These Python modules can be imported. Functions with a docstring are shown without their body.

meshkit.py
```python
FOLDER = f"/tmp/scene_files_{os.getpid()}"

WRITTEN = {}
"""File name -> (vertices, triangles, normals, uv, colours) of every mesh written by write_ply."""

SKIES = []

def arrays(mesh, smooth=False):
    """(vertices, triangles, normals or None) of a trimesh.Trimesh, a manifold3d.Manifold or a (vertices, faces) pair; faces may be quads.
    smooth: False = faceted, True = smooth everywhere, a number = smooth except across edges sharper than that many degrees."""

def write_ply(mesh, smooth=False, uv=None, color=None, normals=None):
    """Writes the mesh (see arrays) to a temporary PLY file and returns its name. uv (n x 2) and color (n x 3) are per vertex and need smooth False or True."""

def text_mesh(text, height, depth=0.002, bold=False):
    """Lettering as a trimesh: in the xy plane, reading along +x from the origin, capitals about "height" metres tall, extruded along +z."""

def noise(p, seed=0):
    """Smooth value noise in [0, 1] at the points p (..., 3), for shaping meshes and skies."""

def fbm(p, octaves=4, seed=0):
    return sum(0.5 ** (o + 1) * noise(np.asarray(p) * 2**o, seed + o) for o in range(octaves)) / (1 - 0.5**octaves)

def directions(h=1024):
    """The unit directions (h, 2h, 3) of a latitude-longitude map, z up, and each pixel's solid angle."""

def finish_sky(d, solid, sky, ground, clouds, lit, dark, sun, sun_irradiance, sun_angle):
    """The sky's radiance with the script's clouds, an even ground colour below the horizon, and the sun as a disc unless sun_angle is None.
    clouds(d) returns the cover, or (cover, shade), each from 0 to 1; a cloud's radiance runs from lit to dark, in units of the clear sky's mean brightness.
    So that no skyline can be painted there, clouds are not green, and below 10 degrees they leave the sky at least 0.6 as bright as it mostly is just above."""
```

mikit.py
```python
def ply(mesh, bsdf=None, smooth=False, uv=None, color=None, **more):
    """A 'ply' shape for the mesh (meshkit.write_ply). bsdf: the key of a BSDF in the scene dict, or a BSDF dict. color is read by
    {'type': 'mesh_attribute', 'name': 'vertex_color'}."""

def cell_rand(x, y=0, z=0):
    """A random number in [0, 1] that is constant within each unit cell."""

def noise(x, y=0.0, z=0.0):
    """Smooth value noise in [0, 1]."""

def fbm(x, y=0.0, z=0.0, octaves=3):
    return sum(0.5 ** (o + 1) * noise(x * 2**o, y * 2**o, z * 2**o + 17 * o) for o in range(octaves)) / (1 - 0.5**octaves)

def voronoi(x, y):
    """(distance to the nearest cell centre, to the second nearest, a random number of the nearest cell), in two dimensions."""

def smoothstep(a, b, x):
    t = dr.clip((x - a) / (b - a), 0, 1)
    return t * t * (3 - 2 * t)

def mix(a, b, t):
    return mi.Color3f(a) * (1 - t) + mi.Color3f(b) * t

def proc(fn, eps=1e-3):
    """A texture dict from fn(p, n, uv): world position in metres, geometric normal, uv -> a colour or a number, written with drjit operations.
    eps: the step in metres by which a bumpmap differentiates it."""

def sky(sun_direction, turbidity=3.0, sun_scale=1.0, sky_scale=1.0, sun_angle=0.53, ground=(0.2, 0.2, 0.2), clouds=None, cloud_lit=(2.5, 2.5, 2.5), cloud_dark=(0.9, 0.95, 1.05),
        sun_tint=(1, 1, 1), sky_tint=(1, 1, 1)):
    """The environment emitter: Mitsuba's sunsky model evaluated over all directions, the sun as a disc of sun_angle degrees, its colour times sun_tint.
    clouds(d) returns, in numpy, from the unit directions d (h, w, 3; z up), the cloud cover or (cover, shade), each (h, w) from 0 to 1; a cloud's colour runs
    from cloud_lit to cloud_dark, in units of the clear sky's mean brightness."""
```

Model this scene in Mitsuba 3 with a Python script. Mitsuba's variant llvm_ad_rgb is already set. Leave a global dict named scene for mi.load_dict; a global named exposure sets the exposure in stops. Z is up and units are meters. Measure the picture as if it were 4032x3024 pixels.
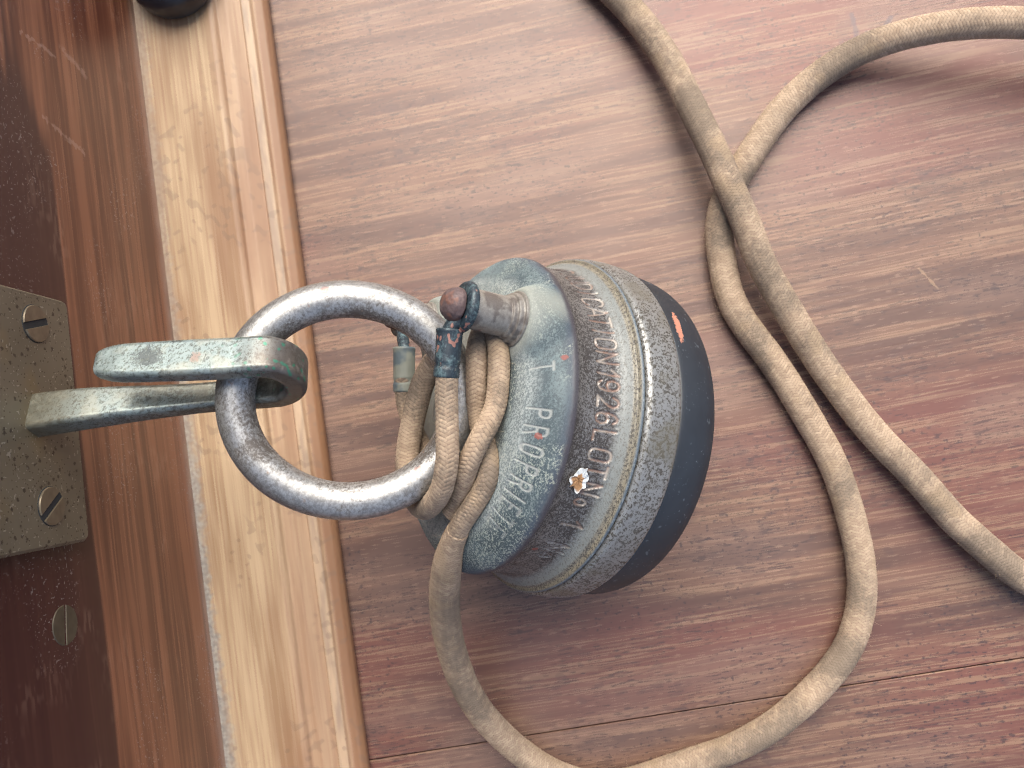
import math
import numpy as np
import trimesh
import drjit as dr
import mitsuba as mi
import mikit
import meshkit
from mikit import noise, fbm, voronoi, cell_rand, smoothstep, mix
from scipy.interpolate import CubicSpline
from scipy.ndimage import gaussian_filter1d

T = mi.ScalarTransform4f
MM = 0.001
scene, labels = {}, {}

# ---------------------------------------------------------------- camera, sky, exposure
CAM = np.array([0.0, 0.0, 0.200])
FWD = np.array([-0.07616665, 0.04879894, -0.99590025])
UP = np.array([0.00372129, 0.99880862, 0.04865684])
scene['camera'] = {
    'type': 'thinlens', 'fov': 64.59, 'fov_axis': 'x', 'near_clip': 0.005, 'far_clip': 20.0,
    'aperture_radius': 0.00045, 'focus_distance': 0.150,
    'to_world': T().look_at(origin=CAM.tolist(), target=(CAM + FWD).tolist(), up=UP.tolist()),
}
scene['sky'] = mikit.sky([0.03, 0.65, 0.76], turbidity=3, sun_scale=0.3, sun_angle=55, sky_scale=0.27,
                         clouds=lambda d: np.ones(d.shape[:2]), cloud_lit=(0.76, 0.95, 1.36), sun_tint=(0.87, 0.97, 1.14))
exposure = 4.5

# ---------------------------------------------------------------- helpers


def lin(r, g, b):
    c = np.array([r, g, b]) / 255.0
    return [float(x / 12.92 if x <= 0.04045 else ((x + 0.055) / 1.055) ** 2.4) for x in c]


def smooth(a, b, x):
    t = np.clip((np.asarray(x, float) - a) / (b - a), 0, 1)
    return t * t * (3 - 2 * t)


def add(key, mesh, bsdf, smooth_=35, uv=None, label=None, category=None, group=None, kind=None):
    v, f = (np.array(mesh.vertices), np.array(mesh.faces)) if hasattr(mesh, 'vertices') else mesh
    scene[key] = mikit.ply((np.asarray(v, float) * MM, f), bsdf, smooth=smooth_, uv=uv)
    say(key, label, category, group, kind)
    return key


def say(key, label=None, category=None, group=None, kind=None):
    d = {k: x for k, x in dict(label=label, category=category, group=group, kind=kind).items() if x}
    if d:
        labels[key] = d


def principled(key, color, roughness=0.5, metallic=0.0, specular=0.5, bump=None, bump_scale=0.0, eps=5e-5, **more):
    def tex(x):
        return mikit.proc(x) if callable(x) else x
    b = {'type': 'principled', 'base_color': tex(color) if callable(color) else {'type': 'rgb', 'value': list(color)},
         'roughness': tex(roughness), 'metallic': tex(metallic), 'specular': specular, **more}
    if bump is not None:
        b = {'type': 'bumpmap', 'arbitrary': mikit.proc(bump, eps=eps), 'scale': bump_scale, 'bsdf': b}
    scene[key] = {'type': 'twosided', 'bsdf': b}


def grid_faces(n, m, wrap=True):
    """n rows of m vertices; closed round the rows when wrap."""
    i, j = np.meshgrid(np.arange(n - 1), np.arange(m if wrap else m - 1), indexing='ij')
    k = (j + 1) % m
    a, b, c, d = i * m + j, i * m + k, (i + 1) * m + k, (i + 1) * m + j
    return np.stack([a, b, c, d], -1).reshape(-1, 4)


def resample(points, step):
    p = np.asarray(points, float)
    s = np.r_[0, np.cumsum(np.linalg.norm(np.diff(p, axis=0), axis=1))]
    n = max(2, int(math.ceil(s[-1] / step)) + 1)
    q = np.linspace(0, s[-1], n)
    return np.stack([np.interp(q, s, p[:, k]) for k in range(p.shape[1])], 1)


def rounded(points, r, n=5):
    """A polyline with its corners rounded (quadratic fillets of about r)."""
    p = [np.asarray(x, float) for x in points]
    out = [p[0]]
    for a, b, c in zip(p, p[1:], p[2:]):
        la, lc = np.linalg.norm(a - b), np.linalg.norm(c - b)
        q0, q1 = b + (a - b) * min(r, la * .45) / la, b + (c - b) * min(r, lc * .45) / lc
        for t in np.linspace(0, 1, n):
            out.append((1 - t) ** 2 * q0 + 2 * t * (1 - t) * b + t * t * q1)
    out.append(p[-1])
    return np.array(out)


def lathe(profile, m, origin, axes, flip=False):
    """profile rows (t, r) turned about axes[2] through origin; axes = (e1, e2, axis)."""
    pr = np.asarray(profile, float)
    th = np.arange(m) * 2 * np.pi / m
    e1, e2, e3 = axes
    v = origin + pr[:, 0, None, None] * e3 + pr[:, 1, None, None] * (np.cos(th)[None, :, None] * e1 + np.sin(th)[None, :, None] * e2)
    f = grid_faces(len(pr), m)
    if flip:
        f = f[:, ::-1]
    return v.reshape(-1, 3), f


def spline(points, step=0.25, radii=None):
    p = np.asarray(points, float)
    s = np.r_[0, np.cumsum(np.sqrt(np.linalg.norm(np.diff(p, axis=0), axis=1)))]
    cs = CubicSpline(s, p)
    fine = cs(np.linspace(0, s[-1], 60 * len(p)))
    L = np.r_[0, np.cumsum(np.linalg.norm(np.diff(fine, axis=0), axis=1))]
    q = np.linspace(0, L[-1], int(L[-1] / step) + 2)
    out = np.stack([np.interp(q, L, fine[:, k]) for k in range(3)], 1)
    if radii is None:
        return out, q
    kn = np.linspace(0, s[-1], 60 * len(p))
    rr = np.interp(kn, s, radii)
    return out, q, np.interp(q, L, rr)


def frames(path):
    t = np.gradient(path, axis=0)
    t /= np.linalg.norm(t, axis=1, keepdims=True)
    n = np.cross(t[0], [0.3, 0.2, 1.0])
    n /= np.linalg.norm(n)
    N = np.empty_like(path)
    for i in range(len(path)):
        n = n - (n @ t[i]) * t[i]
        n /= np.linalg.norm(n)
        N[i] = n
    return t, N, np.cross(t, N)


def tube(path, length, radius, m=40, lump=0.0, seed=0, caps=True, closed_path=False):
    """A cord-like tube with uv = (turn 0..1, length in m)."""
    t, n, b = frames(path)
    th = np.linspace(0, 2 * np.pi, m + 1)
    r = np.broadcast_to(radius, (len(path),)).astype(float)
    rr = np.repeat(r[:, None], m + 1, 1)
    if lump:
        q = np.stack([np.cos(th)[None] * 1.1 + 0 * length[:, None], np.sin(th)[None] * 1.1 + 0 * length[:, None], length[:, None] * .28 + 0 * th[None]], -1)
        rr = rr + lump * (meshkit.fbm(q + 7.3, 3, seed) - .5) * 2
    v = path[:, None] + rr[..., None] * (np.cos(th)[None, :, None] * n[:, None] + np.sin(th)[None, :, None] * b[:, None])
    uv = np.stack([np.broadcast_to(th / (2 * np.pi), rr.shape), np.broadcast_to(length[:, None] * MM, rr.shape)], -1)
    f = grid_faces(len(path), m + 1, wrap=False)
    v, uv = v.reshape(-1, 3), uv.reshape(-1, 2)
    f = np.vstack([f[:, [0, 1, 2]], f[:, [0, 2, 3]]])
    if caps:
        k = len(v)
        v = np.vstack([v, path[0], path[-1]])
        uv = np.vstack([uv, [.5, length[0] * MM], [.5, length[-1] * MM]])
        i = np.arange(m)
        e = (len(path) - 1) * (m + 1)
        f = np.vstack([f, np.stack([i * 0 + k, i + 1, i], 1), np.stack([i * 0 + k + 1, e + i, e + i + 1], 1)])
    return v, f, uv


def prism(outline, y0, y1, origin, ax, ay, az, bevel=0.4):
    """outline (x, z) extruded along ay from y0 to y1 (chamfered ends), in the frame ax, ay, az."""
    import shapely
    o = shapely.Polygon(outline)
    if not o.exterior.is_ccw:
        o = shapely.Polygon(list(o.exterior.coords)[::-1])
    pts = np.array(o.exterior.coords)[:-1]
    c = pts.mean(0)
    inner = c + (pts - c) * (1 - bevel / np.maximum(np.linalg.norm(pts - c, axis=1, keepdims=True), 1e-6))
    rings = [(inner, y0), (pts, y0 + bevel), (pts, y1 - bevel), (inner, y1)]
    m = len(pts)
    v = np.vstack([np.column_stack([r[:, 0], np.full(m, y), r[:, 1]]) for r, y in rings])
    f = [list(q) for q in grid_faces(4, m)]
    tri = []
    for a, b, c_, d in f:
        tri += [[a, b, c_], [a, c_, d]]
    cap = trimesh.creation.triangulate_polygon(shapely.Polygon(inner), engine='earcut')
    cv, cf = cap
    k = len(v)
    v = np.vstack([v, np.column_stack([cv[:, 0], np.full(len(cv), y0), cv[:, 1]]), np.column_stack([cv[:, 0], np.full(len(cv), y1), cv[:, 1]])])
    tri += (cf + k).tolist() + (cf[:, ::-1] + k + len(cv)).tolist()
    v = np.asarray(origin) + v[:, :1] * ax + v[:, 1:2] * ay + v[:, 2:] * az
    m = trimesh.Trimesh(v, np.array(tri), process=False)
    m.merge_vertices()
    m.fix_normals()
    return m


# ---------------------------------------------------------------- frames of the place (millimetres)
# the side wall of the telephone box: s along it, m out of it, z up
WA = np.array([-109.44, 99.04, 0.0])
WD = np.array([0.1450, -0.98943, 0.0])
WN = np.array([0.98943, 0.1450, 0.0])
Z = np.array([0.0, 0.0, 1.0])


def wall(s, m, z):
    return WA + s * WD + m * WN + z * Z


# the earpiece: axis EA (towards its back), EU downwards in the picture, EW towards the viewer
EC = np.array([7.55, -2.35, 26.1])
_az, _el = math.radians(-10.27), math.radians(33.75)
EA = np.array([-math.cos(_el) * math.cos(_az), -math.cos(_el) * math.sin(_az), math.sin(_el)])
EU = np.cross(Z, EA)
EU /= np.linalg.norm(EU)
EW = np.cross(EA, EU)


def ear(t, r, deg):
    q = math.radians(deg)
    return EC + t * EA + r * (math.cos(q) * EU + math.sin(q) * EW)


# ---------------------------------------------------------------- materials
def mmp(p):
    return p.x * 1000, p.y * 1000, p.z * 1000


_g = math.radians(10.3)
_gc, _gs = math.cos(_g), math.sin(_g)


def grain_uv(p):
    x, y, z = mmp(p)
    return x * _gc + y * _gs, -x * _gs + y * _gc, z


def table_color(p, n, uv):
    U, V, z = grain_uv(p)
    V = V + 1.6 * noise(U * .018, V * .03)
    fine = .55 * fbm(U * .035, V * 2.3, 1.0, octaves=2) + .45 * noise(U * .10, V * 5.2, 4.0)
    mid = fbm(U * .025, V * .45, 5.0, octaves=3)
    big = fbm(U * .011, V * .035, 9.0, octaves=2)
    c = mix(lin(67, 44, 35), lin(92, 64, 50), smoothstep(.3, .7, mid))
    c = mix(c, lin(92, 48, 40), smoothstep(.5, .72, big) * .6)
    pale = smoothstep(.48, .66, fine) * smoothstep(.30, .62, mid + .35 * (big - .5))
    c = mix(c, lin(128, 102, 80), pale * .55)
    c = mix(c, lin(104, 80, 69), smoothstep(.5, .8, fbm(U * .03, V * .08, 21.0, octaves=2)) * .45)
    pore = smoothstep(.70, .80, noise(U * .45, V * 5.2, 2.0)) * smoothstep(.35, .6, noise(U * .05, V * .2, 8.0))
    c = mix(c, lin(40, 28, 27), pore * .65)
    spot = smoothstep(.74, .82, noise(U * .30 + V * .2, V * .5 - U * .14, 31.0)) * smoothstep(.5, .7, noise(U * .03, V * .05, 33.0))
    c = mix(c, lin(58, 42, 40), spot * .3)
    tick = smoothstep(.80, .87, noise(U * 1.15, V * 3.1, 51.0)) * smoothstep(.42, .62, fbm(U * .03, V * .05, 53.0, octaves=2))
    c = mix(c, lin(34, 24, 26), tick * .7)
    dash = smoothstep(.78, .90, noise(U * .35, V * 5.2, 61.0))
    c = mix(c, lin(140, 112, 92), dash * .3)
    for (ax_, ay_, bx_, by_) in ((82.8, 37.2, 87.2, 32.2),):
        x, y, z = mmp(p)
        dx, dy = bx_ - ax_, by_ - ay_
        k = dr.clip(((x - ax_) * dx + (y - ay_) * dy) / (dx * dx + dy * dy), 0, 1)
        d = dr.sqrt(dr.square(x - ax_ - k * dx) + dr.square(y - ay_ - k * dy))
        c = mix(c, lin(150, 122, 92), smoothstep(.42, .1, d + .4 * (noise(x * 1.5, y * 1.5) - .5)) * .4)
    for (ax_, ay_, bx_, by_) in ((68.3, 100.2, 70.4, 90.2), (77.6, 99.2, 72.0, 91.2)):
        x, y, z = mmp(p)
        dx, dy = bx_ - ax_, by_ - ay_
        k = dr.clip(((x - ax_) * dx + (y - ay_) * dy) / (dx * dx + dy * dy), 0, 1)
        d = dr.sqrt(dr.square(x - ax_ - k * dx) + dr.square(y - ay_ - k * dy))
        c = mix(c, lin(52, 48, 58), smoothstep(.9, .2, d + .5 * (noise(x * 1.3, y * 1.3) - .5)) * .55)
    return c


def table_bump(p, n, uv):
    U, V, z = grain_uv(p)
    V = V + 1.6 * noise(U * .018, V * .03)
    return fbm(U * .06, V * 2.2, octaves=2) + .5 * noise(U * .3, V * 4.2)


principled('table_wood', table_color, roughness=0.5, specular=0.9, spec_tint=0.2, bump=table_bump, bump_scale=0.000022)


def wall_sz(p):
    x, y, z = mmp(p)
    rx, ry = x - float(WA[0]), y - float(WA[1])
    return rx * float(WD[0]) + ry * float(WD[1]), rx * float(WN[0]) + ry * float(WN[1]), z


def wall_color(p, n, uv):
    s, m, z = wall_sz(p)
    zz = z + 1.2 * (fbm(s * .03, z * .1, 2.0) - .5)
    fine = fbm(s * .04, zz * 1.7, 1.0, octaves=3)
    mid = fbm(s * .02, zz * .5, 4.0, octaves=3)
    c = mix(lin(84, 49, 36), lin(120, 77, 56), smoothstep(.3, .7, mid * .7 + fine * .3))
    c = mix(c, lin(156, 110, 84), smoothstep(.6, .8, fine) * .18)
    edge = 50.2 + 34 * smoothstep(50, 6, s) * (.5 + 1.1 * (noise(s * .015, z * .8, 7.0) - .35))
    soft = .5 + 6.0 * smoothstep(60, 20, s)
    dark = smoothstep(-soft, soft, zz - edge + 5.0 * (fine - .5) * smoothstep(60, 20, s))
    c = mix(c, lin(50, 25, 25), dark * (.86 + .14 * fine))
    dusty = smoothstep(.55, .85, fbm(s * .11, z * .16, 12.0)) * .12
    c = mix(c, lin(170, 140, 120), dusty * smoothstep(.4, .8, noise(s * .5, z * 2.0)))
    bott = smoothstep(12.5, 8.5, z) * (.5 + .5 * noise(s * .3, z * .8))
    c = mix(c, lin(150, 130, 115), bott * .7)
    for (s0, z0), (s1, z1), w in [((24.0, 55.1), (23.9, 45.3), 0.35), ((21.2, 41.9), (23.3, 34.7), 0.6), ((39.1, 51.2), (42.3, 38.3), 0.45)]:      # pale scratches
        ds, dz = s1 - s0, z1 - z0
        k = dr.clip(((s - s0) * ds + (z - z0) * dz) / (ds * ds + dz * dz), 0, 1)
        d = dr.sqrt(dr.square(s - s0 - k * ds) + dr.square(z - z0 - k * dz))
        c = mix(c, lin(176, 150, 136), smoothstep(w * 2.2, .1, d + 1.3 * (noise(s * 1.7, z * 1.7, 4.0) - .4)) * .25)
    speck = smoothstep(.83, .9, noise(s * 2.9, z * 2.9, m * 2)) * smoothstep(.5, .75, noise(s * .08, z * .08, 3.0))
    return mix(c, lin(150, 142, 138), speck * .4)


def wall_bump(p, n, uv):
    s, m, z = wall_sz(p)
    return fbm(s * .05, z * 2.3, 1.0, octaves=3) + .3 * fbm(s * .3, z * .3, 2.0)


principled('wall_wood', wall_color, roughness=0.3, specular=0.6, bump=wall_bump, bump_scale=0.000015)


def base_color(p, n, uv):
    s, m, z = wall_sz(p)
    fine = fbm(s * .06, m * 1.9, 1.0, octaves=3)
    mid = fbm(s * .03, m * .22, 4.0, octaves=3)
    c = mix(lin(140, 113, 86), lin(172, 148, 119), smoothstep(.25, .75, .5 * fine + .5 * mid))
    c = mix(c, lin(124, 90, 66), smoothstep(.45, .75, fbm(s * .02, m * .12, 9.0)) * .75)
    c = mix(c, lin(146, 112, 88), smoothstep(17.5, 21.5, m + 2.5 * (noise(s * .06, 1.0) - .5)) * .5)
    c = mix(c, lin(118, 82, 56), smoothstep(29.0, 30.0, m) * .8)
    strip = smoothstep(26.2, 26.6, m) * smoothstep(28.8, 28.4, m)
    c = mix(c, mix(lin(172, 148, 122), lin(138, 120, 104), smoothstep(.3, .8, fbm(s * .12, m * .8, 4.0))), strip * .7)
    dust = smoothstep(2.6 + 2.6 * noise(s * .05, 3.0), .4, m + 2.6 * (fbm(s * .7 + m * .3, m * .7 - s * .3, 5.0) - .5))
    c = mix(c, mix(lin(150, 146, 140), lin(112, 108, 104), noise(s * 1.3 + m, m * 1.3 - s)), dust * (.35 + .5 * smoothstep(50, 130, s)))
    spot = smoothstep(.70, .82, noise(s * .6 + m * .3, m * .6 - s * .3, 6.0)) * smoothstep(.4, .65, noise(s * .06, m * .1, 8.0))
    c = mix(c, lin(104, 86, 72), spot * .3)
    return c


principled('base_wood', base_color, roughness=0.5, specular=0.45,
           bump=lambda p, n, uv: fbm(wall_sz(p)[0] * .06, wall_sz(p)[1] * 2.2, 1.0) + .4 * fbm(p.x * 500, p.y * 500, p.z * 500), bump_scale=0.00002)


def ear_local(p):
    x, y, z = mmp(p)
    dx, dy, dz = x - float(EC[0]), y - float(EC[1]), z - float(EC[2])
    t = dx * float(EA[0]) + dy * float(EA[1]) + dz * float(EA[2])
    u = dx * float(EU[0]) + dy * float(EU[1]) + dz * float(EU[2])
    w = dx * float(EW[0]) + dy * float(EW[1]) + dz * float(EW[2])
    return t, dr.sqrt(u * u + w * w), dr.atan2(w, u) * (180 / math.pi), x, y, z


def blob(t, th, t0, th0, st, sth, x, y, z):
    d = dr.square((t - t0) / st) + dr.square((th - th0) / sth)
    return smoothstep(1.15, .75, d + 2.2 * (speckle(x, y, z, 1.7) - .5))


def turn(x, y, z, f):
    return f * (.81 * x + .52 * y - .27 * z), f * (-.35 * x + .79 * y + .50 * z), f * (.47 * x - .31 * y + .83 * z)


def speckle(x, y, z, f=3.0):
    a, b, c = turn(x, y, z, f)
    d, e, g = turn(a, b, c, 1.9)
    h, i, j = turn(d, e, g, 1.9)
    return noise(a, b, c) * .40 + noise(d, e, g + 9) * .34 + noise(h, i, j + 5) * .26


def shell_mix(p):
    """0..1 masks of the shell: shoulder, pale dust, dark speckles, fillet."""
    t, r, th, x, y, z = ear_local(p)
    sh = smoothstep(30.2, 31.2, t + .5 * (noise(x * .7, y * .7, z * .7) - .5))
    sp = speckle(x, y, z, 3.6)
    return t, r, th, x, y, z, sh, sp


def shell_color(p, n, uv):
    t, r, th, x, y, z, sh, sp = shell_mix(p)
    # cylinder band: grey metal under brown black spots
    patch = fbm(x * .22, y * .22, z * .22)
    band = mix(lin(118, 116, 114), lin(48, 44, 42), smoothstep(.42, .60, sp + .35 * (patch - .42)))
    band = mix(band, lin(112, 116, 114), smoothstep(22.4, 20.6, t + 1.2 * (speckle(x, y, z, 1.6) - .5)) * .85)
    band = mix(band, lin(60, 57, 64), smoothstep(29.2, 30.2, t) * .8)
    band = mix(band, lin(84, 78, 70), smoothstep(.56, .66, sp) * smoothstep(22.4, 20.8, t) * .6)
    groove = smoothstep(19.9, 19.4, t)
    gd = mix(lin(118, 112, 98), lin(70, 66, 60), smoothstep(.46, .6, sp))
    band = mix(band, gd, groove)
    bead = smoothstep(18.75, 18.45, t)
    band = mix(band, mix(lin(74, 84, 92), lin(108, 116, 120), smoothstep(.5, .65, sp)), bead)
    # shoulder: blue grey patina, pale dust
    wash = fbm(x * .16, y * .16, z * .16, octaves=3)
    s = mix(lin(56, 67, 72), lin(94, 106, 108), smoothstep(.40, .60, .4 * wash + .6 * sp))
    s = mix(s, lin(54, 62, 74), smoothstep(32.4, 31.0, t) * .7)
    crest = smoothstep(4.0, .6, dr.abs(r - 23.2 + 4.0 * (wash - .5)))
    s = mix(s, lin(142, 148, 146), crest * (.35 + .55 * smoothstep(.42, .58, sp)))
    s = mix(s, lin(146, 150, 138), smoothstep(.53, .64, sp) * smoothstep(.42, .6, fbm(x * .13 + 4, y * .13, z * .13)) * .7)
    s = mix(s, lin(128, 126, 118), smoothstep(21.5, 17, r) * .7)
    c = mix(band, s, sh)
    for dg in (132.0, 229.0):
        o = EC + 25.0 * (math.cos(math.radians(dg)) * EU + math.sin(math.radians(dg)) * EW)
        dx, dy, dz = x - float(o[0]), y - float(o[1]), z - float(o[2])
        k = dx * float(EA[0]) + dy * float(EA[1]) + dz * float(EA[2])
        d = dr.sqrt(dr.maximum(dx * dx + dy * dy + dz * dz - k * k, 0))
        c = mix(c, lin(132, 134, 126), smoothstep(7.2, 5.2, d + 1.6 * (sp - .5)) * sh * .75)
    # letters: bare copper, and pale filling on the shoulder
    let = uv.x
    cu = mix(lin(140, 108, 92), lin(176, 164, 152), smoothstep(.45, .65, noise(x * .45, y * .45, z * .45)))
    cu = mix(lin(96, 76, 68), cu, smoothstep(30, 75, th))
    c = mix(c, mix(cu, lin(150, 152, 148), sh), let * mix([.5] * 3, [.62] * 3, sh) * (.45 + .55 * smoothstep(46, 66, th)))
    # chips of red lead
    red = dr.maximum(blob(t, th, 32.0, 112.4, .55, .9, x, y, z), blob(t, th, 26.8, 44.1, .55, 1.1, x, y, z))
    red = dr.maximum(red, blob(t, th, 34.2, 85.6, .55, 1.1, x, y, z))
    return mix(c, lin(120, 66, 58), red * .85)


def shell_rough(p, n, uv):
    t, r, th, x, y, z, sh, sp = shell_mix(p)
    return mi.Float(.42 + .22 * sh + .15 * smoothstep(.45, .6, sp))


def shell_metal(p, n, uv):
    t, r, th, x, y, z, sh, sp = shell_mix(p)
    patch = fbm(x * .22, y * .22, z * .22)
    return mi.Float((1 - sh) * .55 * smoothstep(.58, .44, sp + .35 * (patch - .42)) * smoothstep(20.6, 22.4, t))


principled('shell_patina', shell_color, roughness=shell_rough, metallic=shell_metal, specular=0.5)


def clamp_mask(x, y, z):
    return smoothstep(.46, .61, speckle(x, y, z, 2.6) + .22 * (fbm(*turn(x, y, z, .2)) - .5))


def clamp_color(p, n, uv):
    t, r, th, x, y, z = ear_local(p)
    c = mix(lin(142, 142, 140), lin(62, 58, 52), clamp_mask(x, y, z))
    c = mix(c, lin(96, 90, 72), smoothstep(.5, .7, fbm(*turn(x, y, z, .17))) * .4)
    return c


def clamp_metal(p, n, uv):
    t, r, th, x, y, z = ear_local(p)
    return mi.Float(.6 * (1 - clamp_mask(x, y, z)))


principled('clamp_metal', clamp_color, roughness=0.42, metallic=clamp_metal)


def cap_color(p, n, uv):
    t, r, th, x, y, z = ear_local(p)
    c = mix(lin(17, 21, 27), lin(32, 39, 47), fbm(x * .2, y * .2, z * .2) * .8)
    dust = smoothstep(.70, .80, speckle(x, y, z, 2.5)) * smoothstep(.4, .7, noise(x * .2, y * .2, z * .2))
    c = mix(c, lin(110, 122, 130), dust * .5)
    c = mix(c, lin(100, 112, 120), smoothstep(.70, .80, speckle(x, y, z, .6)) * .3)
    chip = blob(t + .055 * (th - 131), th, 7.6, 131.0, .75, 6.5, x, y, z)
    return mix(c, lin(166, 112, 92), chip * .9)


principled('ebonite', cap_color, roughness=0.5, specular=0.7)


RCF = [-38.6, 4.1, 62.2]


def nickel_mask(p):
    """0 = bright nickel, 1 = dark: mottled tarnish, heaviest towards the hook, and a darker inner face of the ring."""
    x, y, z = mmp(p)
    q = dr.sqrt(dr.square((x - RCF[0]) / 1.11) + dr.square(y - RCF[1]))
    inner = smoothstep(16.6, 14.8, q)  # darker on the inner face of the ring
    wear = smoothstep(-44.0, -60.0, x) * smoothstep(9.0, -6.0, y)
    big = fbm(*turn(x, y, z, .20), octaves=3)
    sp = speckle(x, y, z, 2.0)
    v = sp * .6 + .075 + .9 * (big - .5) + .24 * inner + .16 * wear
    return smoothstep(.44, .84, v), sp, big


def nickel_color(p, n, uv):
    x, y, z = mmp(p)
    k, sp, big = nickel_mask(p)
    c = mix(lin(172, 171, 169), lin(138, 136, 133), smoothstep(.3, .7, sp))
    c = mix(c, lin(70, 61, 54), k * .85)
    c = mix(c, lin(150, 116, 90), smoothstep(.74, .82, speckle(x, y, z, .8)) * .5)
    rust = smoothstep(.95, .6, (dr.square(x + 42.0) + dr.square(y - 22.6)) * 1.4 + 3.0 * (sp - .5))
    rust = dr.maximum(rust, smoothstep(.95, .6, (dr.square(x + 26.8) + dr.square(y + 7.9)) * 1.8 + 3.0 * (sp - .5)))
    return mix(c, lin(128, 82, 70), rust * .55)


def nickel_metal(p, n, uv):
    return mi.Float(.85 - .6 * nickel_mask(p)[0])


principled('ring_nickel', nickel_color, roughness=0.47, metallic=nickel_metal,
           bump=lambda p, n, uv: fbm(p.x * 900, p.y * 900, p.z * 900) + .5 * noise(p.x * 2600, p.y * 2600, p.z * 2600), bump_scale=0.00002)


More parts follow.
